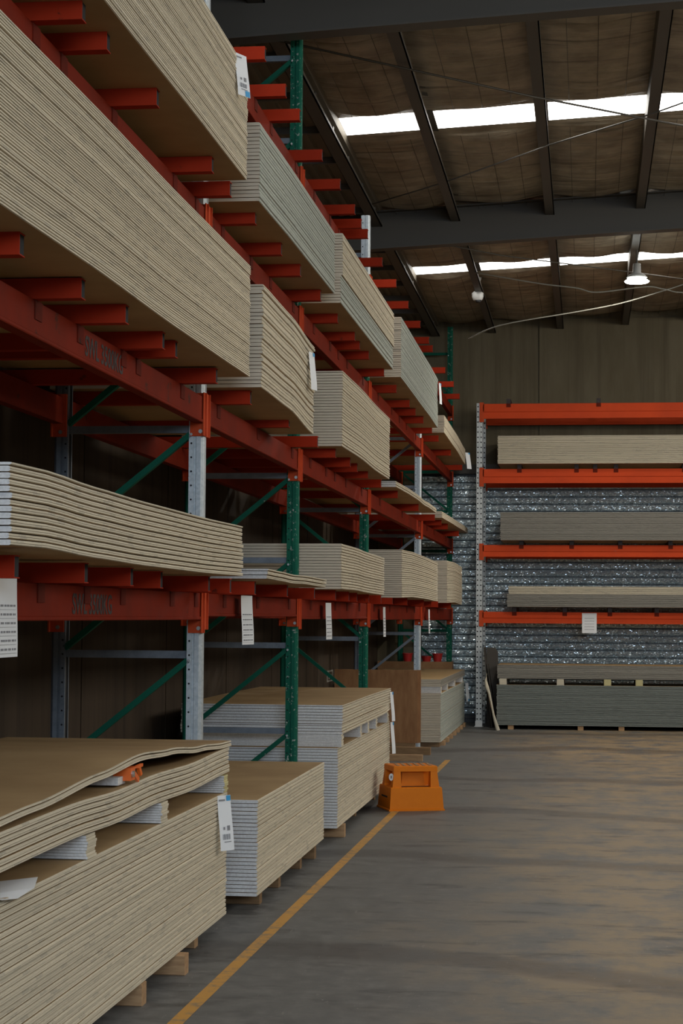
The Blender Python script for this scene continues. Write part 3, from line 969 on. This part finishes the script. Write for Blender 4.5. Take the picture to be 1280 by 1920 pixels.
# ------------------------------------------------------------------ timber bearers
def bearer(x1, y, label, w=0.085, h=0.09, L=1.15, mat='timber'):
    mb = MB()
    b = 0.004
    mb.prism([(-w / 2 + b, 0), (w / 2 - b, 0), (w / 2, b), (w / 2, h - b), (w / 2 - b, h), (-w / 2 + b, h), (-w / 2, h - b), (-w / 2, b)], 'x', -L, 0)
    return tag(mb.build('timber_bearer', M[mat], None, (x1, y, 0)), label, 'timber', 'bearers under the floor stacks')
bearer(-1.772, 8.51, 'pale timber bearer jutting out farthest under the front floor stack')
bearer(-1.805, 7.82, 'pale timber bearer under the front floor stack, nearest of those in view')
bearer(-1.87, 9.20, 'timber bearer in shadow under the far end of the front floor stack')
bearer(-1.87, 6.3, 'timber bearer under the camera end of the front floor stack')
bearer(-1.80, 10.64, 'brown bearer across the near end of the low tan-topped floor stack', h=0.096, mat='timber_dark')
for k, y in enumerate((11.3, 12.15, 12.66)):
    bearer(-1.80 + 0.02 * (k == 2), y, 'bearer under the low tan-topped floor stack, %s from its near end' % ordinal(k + 2), h=0.096, mat='timber_dark')
bearer(-1.742, 13.93, 'pale bearer under the near end of the tall packed floor stack', h=0.094)
for k, y in enumerate((15.4, 16.8)):
    bearer(-1.84, y, 'bearer in shadow under the tall packed floor stack, %s' % ('middle one' if k == 0 else 'far one'), h=0.094, mat='timber_dark')
# skid under the far floor stack: one runner with blocks
t = tag(empty('timber_skid', (0, 0, 0)), 'timber skid with short blocks under the farthest floor stack', 'skid')
MB().box(-2.85, -1.80, 23.70, 23.88, 0, 0.058).build('end_runner', M['timber_dark'], t)
blk = MB().box(-1.95, -1.755, -0.09, 0.09, 0, 0.058).mesh('block', [M['timber']])
for y in (24.05, 24.7, 25.4, 26.1, 26.8, 27.5, 28.12):
    link('block', blk, t, (0, y, 0))
MB().box(-2.85, -1.96, 23.90, 28.2, 0.030, 0.0575).build('deck_board', M['timber_dark'], t)
bk = MB().box(-0.04, 0.04, 0, 1.1, 0, 0.058).mesh('timber_bearer', [M['timber']])
for k, x in enumerate((-1.08, -0.09, 0.485, 1.5, 2.6)):
    tag(link('timber_bearer', bk, None, (x, 27.62, 0)), 'small bearer under the grey floor stack at the back wall, %s from left' % ordinal(k + 1), 'timber', 'bearers at the back wall')

# loose timbers on the floor
tag(MB().box(-0.95, 0, -0.06, 0.06, 0, 0.085).build('loose_timber', M['timber_dark'], None, (-1.798, 22.33, 0)), 'brown timber lying on the floor at the foot of the galvanised upright', 'timber')
tag(MB().box(-0.95, 0, -0.05, 0.05, 0, 0.07).build('loose_timber', M['timber'], None, (-1.806, 21.33, 0)), 'short pale timber lying on the floor behind the step stool', 'timber')

# plywood standing on edge in front of the farthest floor stack
for k in range(4):
    y = 22.75 + 0.022 * k
    o = MB().box(-2.98, -1.955 - 0.012 * (3 - k) * (k != 3), -0.009, 0.009, 0, 0.86).build('plywood_sheet', M['ply'], None, (0, y, 0.105))
    tag(o, 'brown plywood sheet standing on edge, %s from the camera' % ordinal(k + 1), 'plywood', 'plywood sheets standing on edge')
for y in (22.62, 22.95):
    pass
tag(MB().box(-2.99, -2.02, 22.72, 22.86, 0.0, 0.104).build('timber_bearer', M['timber_dark']), 'dark timber bearer under the standing plywood sheets', 'timber')
t = tag(empty('timber_crate', (0, 28.62, 0)), 'long brown timber crate behind the farthest floor stack', 'crate')
MB().box(-3.10, -1.99, -0.02, 0.0, 0, 0.93).build('front_board', M['mdf'], t)
MB().box(-3.10, -3.08, 0.0, 0.29, 0, 0.93).build('side_board', M['mdf'], t)
MB().box(-2.01, -1.99, 0.0, 0.29, 0, 0.93).build('side_board', M['mdf'], t)
MB().box(-3.08, -2.01, 0.0, 0.29, 0.90, 0.92).build('lid_board', M['mdf'], t)
for k, (x, y, nm) in enumerate(((-2.22, 28.8, 'rightmost'), (-2.38, 28.72, 'middle one'), (-2.67, 28.8, 'leftmost'))):
    t = tag(empty('red_bucket', (x, y, 0.92)), 'small red bucket on the timber crate, %s of three' % nm, 'bucket', 'red buckets on the crate')
    hh = 0.13 if k != 1 else 0.09
    MB().lathe([(0.055, 0), (0.075, hh * 0.9), (0.083, hh * 0.92), (0.083, hh), (0.074, hh), (0.055, 0.02)], (0, 0, 0), 18).build('bowl', M['bucket'], t, smooth=False)
    MB().tube([(0.08 * math.cos(a), 0, hh * 0.95 - 0.05 * math.sin(a)) for a in [math.pi * i / 8 for i in range(9)]], 0.003, 5).build('handle', M['steel_grey'], t)

# ------------------------------------------------------------------ the yellow line
mb = MB()
pts = [(-1.606, 4.5), (-1.600, 7.6), (-1.578, 12), (-1.560, 16.5), (-1.540, 21.55)]
w = 0.031
v = []
for x, y in pts:
    v += [(x - w, y, 0.0015), (x + w, y, 0.0015)]
mb.add(v, [(2 * i, 2 * i + 1, 2 * i + 3, 2 * i + 2) for i in range(len(pts) - 1)])
tag(mb.build('floor_line', M['line']), 'worn yellow line painted along the concrete floor beside the stacks', 'floor marking')

# ------------------------------------------------------------------ step stool
st = tag(empty('step_stool', (-1.61, 15.79, 0), R(20)), 'orange plastic two-step stool standing on the yellow line', 'step stool')
# local frame: x along the near face (0..0.47), y away from the camera (0..0.44), z up
def ring(z, inset):
    return [(inset, inset, z), (0.475 - inset, inset, z), (0.475 - inset, 0.43 - inset, z), (inset, 0.43 - inset, z)]
def loft(mb, rings, mi=0, close=False):
    v = [p for r_ in rings for p in r_]
    f = []
    for i in range(len(rings) - 1):
        for k in range(4):
            f.append((4 * i + k, 4 * i + (k + 1) % 4, 4 * i + 4 + (k + 1) % 4, 4 * i + 4 + k))
    if close:
        f.append(tuple(4 * (len(rings) - 1) + k for k in range(4)))
    mb.add(v, f, mi)
mb = MB()
loft(mb, [ring(0, 0.010), ring(0, 0.0), ring(0.012, 0.0), ring(0.016, 0.008), ring(0.185, 0.020), ring(0.192, 0.026), ring(0.192, 0.14)])
mb.build('lower_tier', M['orange'], st)
# upper tier: four tapered corner posts and a thick rim round the tread
H1, H2 = 0.192, 0.365
def corner(cx, cy):
    mb = MB()
    a0, a1 = 0.038, 0.054
    w0, w1 = 0.075, 0.055
    def q(z, ins, w):
        x0 = ins if cx == 0 else 0.475 - ins - w
        y0 = ins if cy == 0 else 0.43 - ins - w
        return [(x0, y0, z), (x0 + w, y0, z), (x0 + w, y0 + w, z), (x0, y0 + w, z)]
    loft(mb, [q(H1, a0, w0), q(H2 - 0.04, a1, w1)])
    mb.build('corner_post', M['orange'], st)
for cx in (0, 1):
    for cy in (0, 1):
        corner(cx, cy)
mb = MB()
loft(mb, [ring(H2 - 0.045, 0.15), ring(H2 - 0.045, 0.050), ring(H2 - 0.006, 0.052), ring(H2, 0.058)], 0, True)
mb.build('tread', M['orange'], st)
mb = MB()
loft(mb, [ring(H1, 0.135), ring(H2 - 0.045, 0.150)])
mb.build('inner_wall', M['orange'], st)
for k in range(6):
    x0 = 0.085 + k * 0.055
    mb = MB()
    v = [(x0, 0.075, H2 + .0005), (x0 + 0.022, 0.075, H2 + .0005), (x0 + 0.062, 0.355, H2 + .0005), (x0 + 0.04, 0.355, H2 + .0005)]
    v += [(a, b, c_ + 0.003) for a, b, c_ in v]
    mb.add(v, [(3, 2, 1, 0), (4, 5, 6, 7), (0, 1, 5, 4), (1, 2, 6, 5), (2, 3, 7, 6), (3, 0, 4, 7)])
    mb.build('grip_strip', M['tread'], st)
def local_tilt(y0):
    return y0
sti = MB().prism([(0.020 * math.cos(a), 0.030 * math.sin(a)) for a in [2 * math.pi * i / 16 for i in range(16)]], 'x', -0.001, 0.001).build('oval_sticker', M['paper'], st, (0.034, 0.070, 0.275))
sti.rotation_euler = (0, R(6), R(60))
MB().box(-0.0015, 0.0015, -0.006, 0.006, -0.012, 0.010).build('sticker_print', M['print'], sti)
MB().box(-0.004, 0.0, 0.10, 0.30, -0.03, 0.03).build('side_slot', M['dark'], st, (0.018, 0.02, 0.085))
MB().box(0.12, 0.36, 0.0, 0.01, 0, 0.004).build('inner_slot', M['dark'], st, (0, 0.086, H1 + 0.001))

# ------------------------------------------------------------------ clamp wedged under the lifted sheets
ct_ = tag(empty('steel_bracket', (GX - 0.005, 7.60, 0.926)), 'bright orange steel bracket wedged under the lifted top sheets', 'bracket')
mb = MB().box(-0.06, 0.012, -0.07, -0.062, 0.012, 0.062).box(-0.06, 0.012, -0.062, 0.06, 0.055, 0.062)
mb.build('channel', M['clamp'], ct_)
MB().box(0.004, 0.012, -0.062, 0.005, 0.012, 0.055).build('front_plate', M['clamp'], ct_)
MB().bar((0.008, 0.0, 0.035), (0.012, 0.055, 0.006), 0.012, 0.02).build('lower_prong', M['clamp'], ct_)
MB().bar((0.006, 0.055, 0.058), (0.012, 0.12, 0.062), 0.012, 0.012).bar((0.006, 0.085, 0.058), (0.010, 0.105, 0.022), 0.014, 0.016).build('upper_prong', M['clamp'], ct_)
MB().tube([(0.012, -0.045, 0.038), (0.021, -0.045, 0.038)], 0.013, 10).build('bolt', M['bolt'], ct_)
MB().box(-0.40, -0.02, -0.15, -0.03, 0.0, 0.030).build('offcut_block', M['core'], ct_)
MB().box(-0.30, -0.03, -0.02, 0.05, 0.0635, 0.0705).build('offcut_packing', M['core'], ct_)

# loose paper poking out of the front stack
v = [(GX - 0.12, 5.85, 0.711), (GX + 0.020, 5.80, 0.716), (GX + 0.035, 6.10, 0.713), (GX - 0.02, 6.33, 0.716), (GX - 0.14, 6.22, 0.711), (GX + 0.025, 5.95, 0.700)]
tag(MB().add([(a, b, c_ + 0.001) for a, b, c_ in v] + [(a, b, c_ + 0.0016) for a, b, c_ in v],
    [(0, 1, 5), (0, 5, 2), (0, 2, 3), (0, 3, 4), (6, 11, 7), (6, 8, 11), (6, 9, 8), (6, 10, 9), (1, 7, 11, 5), (5, 11, 8, 2), (2, 8, 9, 3), (3, 9, 10, 4)]).build('paper_sheet', M['paper']),
    'crumpled white paper poking out of the front floor stack', 'paper')

# ------------------------------------------------------------------ hanging price sheets and barcode tags
def curl_sheet(w, h, curl, n=6):
    """sheet hanging from its top edge: local y = width, z down, curling outward in +x"""
    v, f = [], []
    for i in range(n + 1):
        t = i / n
        xo = curl * math.sin(t * 2.2) * t
        for yy in (-w / 2, w / 2):
            v.append((xo + (0.25 * curl * t if yy > 0 else 0), yy, -h * t))
    m_ = len(v)
    v += [(a + 0.0006, b, c_) for a, b, c_ in v]
    for i in range(n):
        a = 2 * i
        f += [(a, a + 2, a + 3, a + 1), (m_ + a, m_ + a + 1, m_ + a + 3, m_ + a + 2), (a, m_ + a, m_ + a + 2, a + 2), (a + 1, a + 3, m_ + a + 3, m_ + a + 1)]
    return MB().add(v, f)
def price_sheet(x, y, z, w, h, curl, rz, label, lines=True):
    t = tag(curl_sheet(w, h, curl).build('price_sheet', M['paper'], None, (x, y, z)), label, 'price sheet', 'price sheets hanging from the rack beams')
    t.rotation_euler.z = rz
    if lines:
        n = 6
        for k in range(n):
            tt = 0.40 + 0.52 * k / (n - 1)
            xo = curl * math.sin(tt * 2.2) * tt
            mb = MB()
            zz = -h * tt
            rr = random.Random(k)
            y0 = -w * 0.40
            while y0 < w * 0.36:
                ww = rr.uniform(0.012, 0.035)
                mb.box(xo + 0.0008 + 0.14 * curl * tt, xo + 0.0014 + 0.25 * curl * tt, y0, min(y0 + ww, w * 0.40), zz, zz + 0.007)
                y0 += ww + rr.uniform(0.006, 0.014)
            mb.box(xo + 0.0008 + 0.14 * curl * tt, xo + 0.0014 + 0.25 * curl * tt, -w * 0.45, w * 0.42, zz - 0.0105, zz - 0.0095)
            mb.build('printed_line', M['print'], t)
    return t
price_sheet(-1.95, 6.325, 1.738, 0.21, 0.285, 0.006, 0, 'white printed price sheet hanging at the left picture edge')
price_sheet(-1.97, 11.06, 1.715, 0.21, 0.285, 0.012, R(-8), 'white price sheet hanging below the thin wavy pile')
price_sheet(-1.97, 14.64, 1.70, 0.21, 0.28, 0.008, R(-4), 'white price sheet hanging between the two green uprights')
price_sheet(-1.97, 18.74, 1.69, 0.21, 0.29, 0.006, 0, 'narrow white price sheet hanging just past the second green upright')
price_sheet(-1.97, 24.14, 1.69, 0.21, 0.30, 0.005, 0, 'narrow white price sheet hanging past the galvanised far upright')

def barcode_tag(x, y, z, w, h, rz, tilt, label, blue='top', codes=True):
    t = tag(curl_sheet(w, h, 0.012).build('barcode_tag', M['paper'], None, (x, y, z)), label, 'tag', 'paper tags on the board stacks')
    t.rotation_euler = (0, tilt, rz)
    def patch(name, mat, y0, y1, z0, z1):
        tm = -(z0 + z1) / 2 / h
        xo = 0.012 * math.sin(tm * 2.2) * tm + 0.0032
        MB().box(xo, xo + 0.0006, y0, y1, z0, z1).build(name, M[mat], t)
    if blue == 'top':
        patch('blue_corner', 'blue', w * 0.16, w * 0.47, -h * 0.10, -h * 0.005)
    else:
        patch('blue_corner', 'blue', w * 0.1, w * 0.47, -h * 0.995, -h * 0.86)
    if codes:
        patch('heading_print', 'print', -w * 0.42, w * 0.05, -h * 0.10, -h * 0.07)
        for k in range(7):
            patch('barcode_bar', 'print', -w * 0.30 + k * w * 0.085, -w * 0.30 + k * w * 0.085 + w * (0.03 + 0.025 * (k % 2)), -h * 0.80, -h * 0.70)
        patch('number_print', 'print', -w * 0.22, w * 0.30, -h * 0.85, -h * 0.835)
        patch('square_print', 'print', w * 0.06, w * 0.27, -h * 0.64, -h * 0.55)
        patch('digit_print', 'print', -w * 0.22, -w * 0.10, -h * 0.62, -h * 0.57)
    return t
barcode_tag(GX + 0.024, 9.43, 0.708, 0.095, 0.27, R(-32), R(-4), 'white barcode tag with blue corner on the front floor stack')
barcode_tag(-1.732, 9.40, 4.425, 0.10, 0.22, R(-26), R(-4), 'white tag with blue lower corner on the tall third level stack', 'bottom')
barcode_tag(-1.728, 11.96, 3.265, 0.10, 0.24, R(-12), R(-2), 'white tag at the far corner of the second level middle stack', 'top', False)
barcode_tag(-1.725, 22.58, 4.36, 0.10, 0.25, R(-10), 0, 'small white tag on the green-edged third level stack', 'top', False)
barcode_tag(-1.72, 27.80, 3.98, 0.10, 0.24, R(-35), R(-6), 'white tag curling off the last low stack on the third level', 'top', False)
barcode_tag(-1.722, 17.05, 0.93, 0.055, 0.26, R(-22), R(-2), 'upper white strip tag on the tall packed floor stack', 'top', False)
barcode_tag(-1.722, 17.10, 0.66, 0.06, 0.28, R(-22), R(-2), 'lower white strip tag on the tall packed floor stack', 'top', False)
barcode_tag(-1.75, 28.30, 0.63, 0.09, 0.27, R(-25), R(-2), 'white tag on the far corner of the farthest floor stack', 'bottom', False)

# ------------------------------------------------------------------ rack in front of the roller door
BY = 28.2
bf_x = (-1.565, 3.45)
def back_post(H):
    mb = MB()
    for e in (-1, 1):
        perf_strip(mb, (e * 0.024 - 0.019, -0.04, 0), (1, 0, 0), H, 0.038, 0.075, 0.0115, 0)
        v = [(e * 0.043, -0.04, 0), (e * 0.043, 0.04, 0), (e * 0.043, 0.04, H), (e * 0.043, -0.04, H)]
        mb.add(v, [(0, 1, 2, 3)])
        v = [(e * 0.005, -0.04, 0), (e * 0.005, -0.030, 0), (e * 0.005, -0.030, H), (e * 0.005, -0.04, H)]
        mb.add(v, [(0, 1, 2, 3)])
    mb.add([(-0.005, -0.030, 0), (0.005, -0.030, 0), (0.005, -0.030, H), (-0.005, -0.030, H)], [(0, 1, 2, 3)])
    mb.box(-0.038, 0.038, -0.026, 0.03, 0.001, H - 0.001, 1)  # black fill as painted shade behind the holes
    return mb.mesh('post', [M['galv_back'], M['dark']])
N = NT('galvanised_bright'); v = N.noise(N.pos(), 30, 4); N.base(N.ramp(v, [(0.3, (0.42, 0.44, 0.43)), (0.7, (0.56, 0.57, 0.55))])); N.set(0.5, 0.3); M['galv_back'] = N.mat
bp = back_post(4.74)
for k, x in enumerate(bf_x):
    f = tag(empty('rack_upright_frame', (x, BY, 0)), 'tall perforated pale upright frame at the %s end of the back wall rack' % ('left' if k == 0 else 'right'), 'rack frame', 'upright frames of the back wall rack')
    link('post', bp, f)
    o = link('rear_post', bp, f, (0, 0.92, 0))
    MB().box(-0.065, 0.065, -0.06, 0.06, 0, 0.008).box(-0.052, 0.052, -0.047, -0.042, 0.008, 0.085).build('base_plate', M['white_plastic'], f)
    for z in (0.25, 1.15, 2.05, 2.95, 3.85):
        MB().box(-0.015, 0.015, 0.04, 0.88, z, z + 0.04).build('horizontal_brace', M['galv'], f)
    for z in (0.27, 1.17, 2.07, 2.97):
        MB().bar((0, 0.04, z), (0, 0.88, z + 0.88), 0.02, 0.035, 0, (1, 0, 0)).build('diagonal_brace', M['galv'], f)
BZ = [(1.512, 1.676), (2.481, 2.653), (3.560, 3.767), (4.510, 4.729)]
for l, (z0, z1) in enumerate(BZ):
    for side, y in (('front', BY - 0.03), ('rear', BY + 0.95)):
        h = z1 - z0
        s = 1 if side == 'front' else -1
        t = tag(empty('rack_beam', (bf_x[0] + 0.045, y, z0)), 'red %s beam of the %s level of the back wall rack' % (side, LEV[l]), 'rack beam', 'beams of the back wall rack')
        sec = [(0.025, 0), (-0.018, 0), (-0.018, h * 0.42), (-0.028, h * 0.47), (-0.028, h * 0.97), (-0.022, h), (0.025, h)]
        Lb = bf_x[1] - bf_x[0] - 0.09
        MB().prism([(s * p, q) for p, q in sec][::s], 'x', 0.006, Lb - 0.006).build('beam_body', M['back_beam'], t)
        for e in (0, 1):
            xx = 0 if e == 0 else Lb
            a, b = sorted((xx, xx + (-0.045 if e == 0 else 0.045)))
            yy = sorted((s * -0.028, s * -0.020))
            MB().box(a, b + 0.02, yy[0], yy[1], -0.05, h + 0.02).build('end_connector', M['connector'], t)
bxs = [(-1.05, -0.32, 0.33, 1.0, 1.9, 2.8), (-0.95, -0.22, 0.48, 1.2, 2.0, 2.8), (-0.98, -0.15, 0.12, 0.42, 1.4, 2.5), (-1.14, 0.17, 1.6, 2.7)]
bb = MB().box(-0.03, 0.03, -0.06, 1.05, 0, 0.068).mesh('cross_bar', [M['bar_dark']])
bb2 = MB().box(-0.033, 0.033, 0.0, 0.004, -0.055, 0.0).mesh('saddle_plate', [M['saddle']])
for l, xs in enumerate(bxs):
    for k, x in enumerate(xs):
        o = link('cross_bar', bb, None, (x, BY, BZ[l][1] + 0.001))
        tag(o, 'dark cross bar, %s from left on the %s level of the back wall rack' % (ordinal(k + 1), LEV[l]), 'cross bar', 'cross bars of the back wall rack')
        link('saddle_plate', bb2, o, (0, -0.063, 0))
# price sheet on the back rack
t = tag(MB().box(-0.105, 0.105, -0.001, 0, -0.29, 0).build('price_sheet', M['paper'], None, (0.035, BY - 0.072, 1.665)), 'white printed sheet hanging on the lowest beam of the back wall rack', 'price sheet', 'price sheets hanging from the rack beams')
for k in range(5):
    MB().box(-0.07, 0.07, -0.0018, -0.0012, -0.08 - 0.04 * k, -0.074 - 0.04 * k).build('printed_line', M['print'], t)

# offcut panels leaning beside the back rack upright
def panel(name, x0, x1, top, thick, mat, label, y=27.75, w=0.5):
    mb = MB()
    v = []
    for yy in (0, w):
        v += [(x0 - thick / 2, y + yy, 0), (x0 + thick / 2, y + yy, 0), (x1 + thick / 2, y + yy, top), (x1 - thick / 2, y + yy, top)]
    mb.add(v, [(0, 1, 2, 3), (7, 6, 5, 4), (0, 4, 5, 1), (1, 5, 6, 2), (2, 6, 7, 3), (3, 7, 4, 0)])
    return tag(mb.build(name, mat), label, 'panel', 'offcut panels leaning at the back wall')
panel('leaning_panel', -1.305, -1.435, 0.92, 0.016, M['dark_panel'], 'thin dark panel leaning on the pale upright, rearmost of the offcuts', 27.95)
panel('leaning_panel', -1.365, -1.485, 1.16, 0.012, M['dark_panel'], 'tall dark panel leaning beside the pale perforated upright', 27.95)
panel('leaning_panel', -1.265, -1.385, 0.52, 0.020, M['timber'], 'brown offcut leaning against the back wall floor stack', 27.35, 0.2)
mb = MB()
pts = [(-1.245, 27.30, 0.0), (-1.275, 27.30, 0.10), (-1.31, 27.3, 0.22), (-1.335, 27.3, 0.36), (-1.37, 27.3, 0.52), (-1.405, 27.3, 0.62), (-1.42, 27.3, 0.70), (-1.405, 27.3, 0.80)]
rs = [0.030, 0.024, 0.016, 0.013, 0.018, 0.028, 0.016, 0.006]
mb.tube(pts, rs, 7)
tag(mb.build('torn_board', M['edge']), 'torn cream strip of board leaning in front of the dark panels', 'board offcut')
# tall dark sheet with clipped corner behind them
v = [(-1.46, 0), (-1.30, 0), (-1.275, 0.45), (-1.295, 1.09), (-1.335, 1.15), (-1.46, 1.15)]
tag(MB().prism(v, 'y', 28.30, 28.32).build('leaning_panel', M['dark_panel']), 'dark clipped-corner sheet standing behind the leaning offcuts', 'panel', 'offcut panels leaning at the back wall')

# wall sign in the dark bay
t = tag(MB().box(XL, XL + 0.004, 23.3, 23.85, 0.79, 0.93).build('wall_sign', M['paper'] if False else M['edge_grey']), 'small pale framed notice low on the left wall', 'sign')
MB().box(XL + 0.004, XL + 0.005, 23.36, 23.79, 0.81, 0.91).build('sign_face', M['wall_l'], t)
MB().box(XL + 0.005, XL + 0.006, 23.44, 23.52, 0.82, 0.90).box(XL + 0.005, XL + 0.006, 23.62, 23.70, 0.82, 0.88).build('sign_print', M['edge_grey'], t)
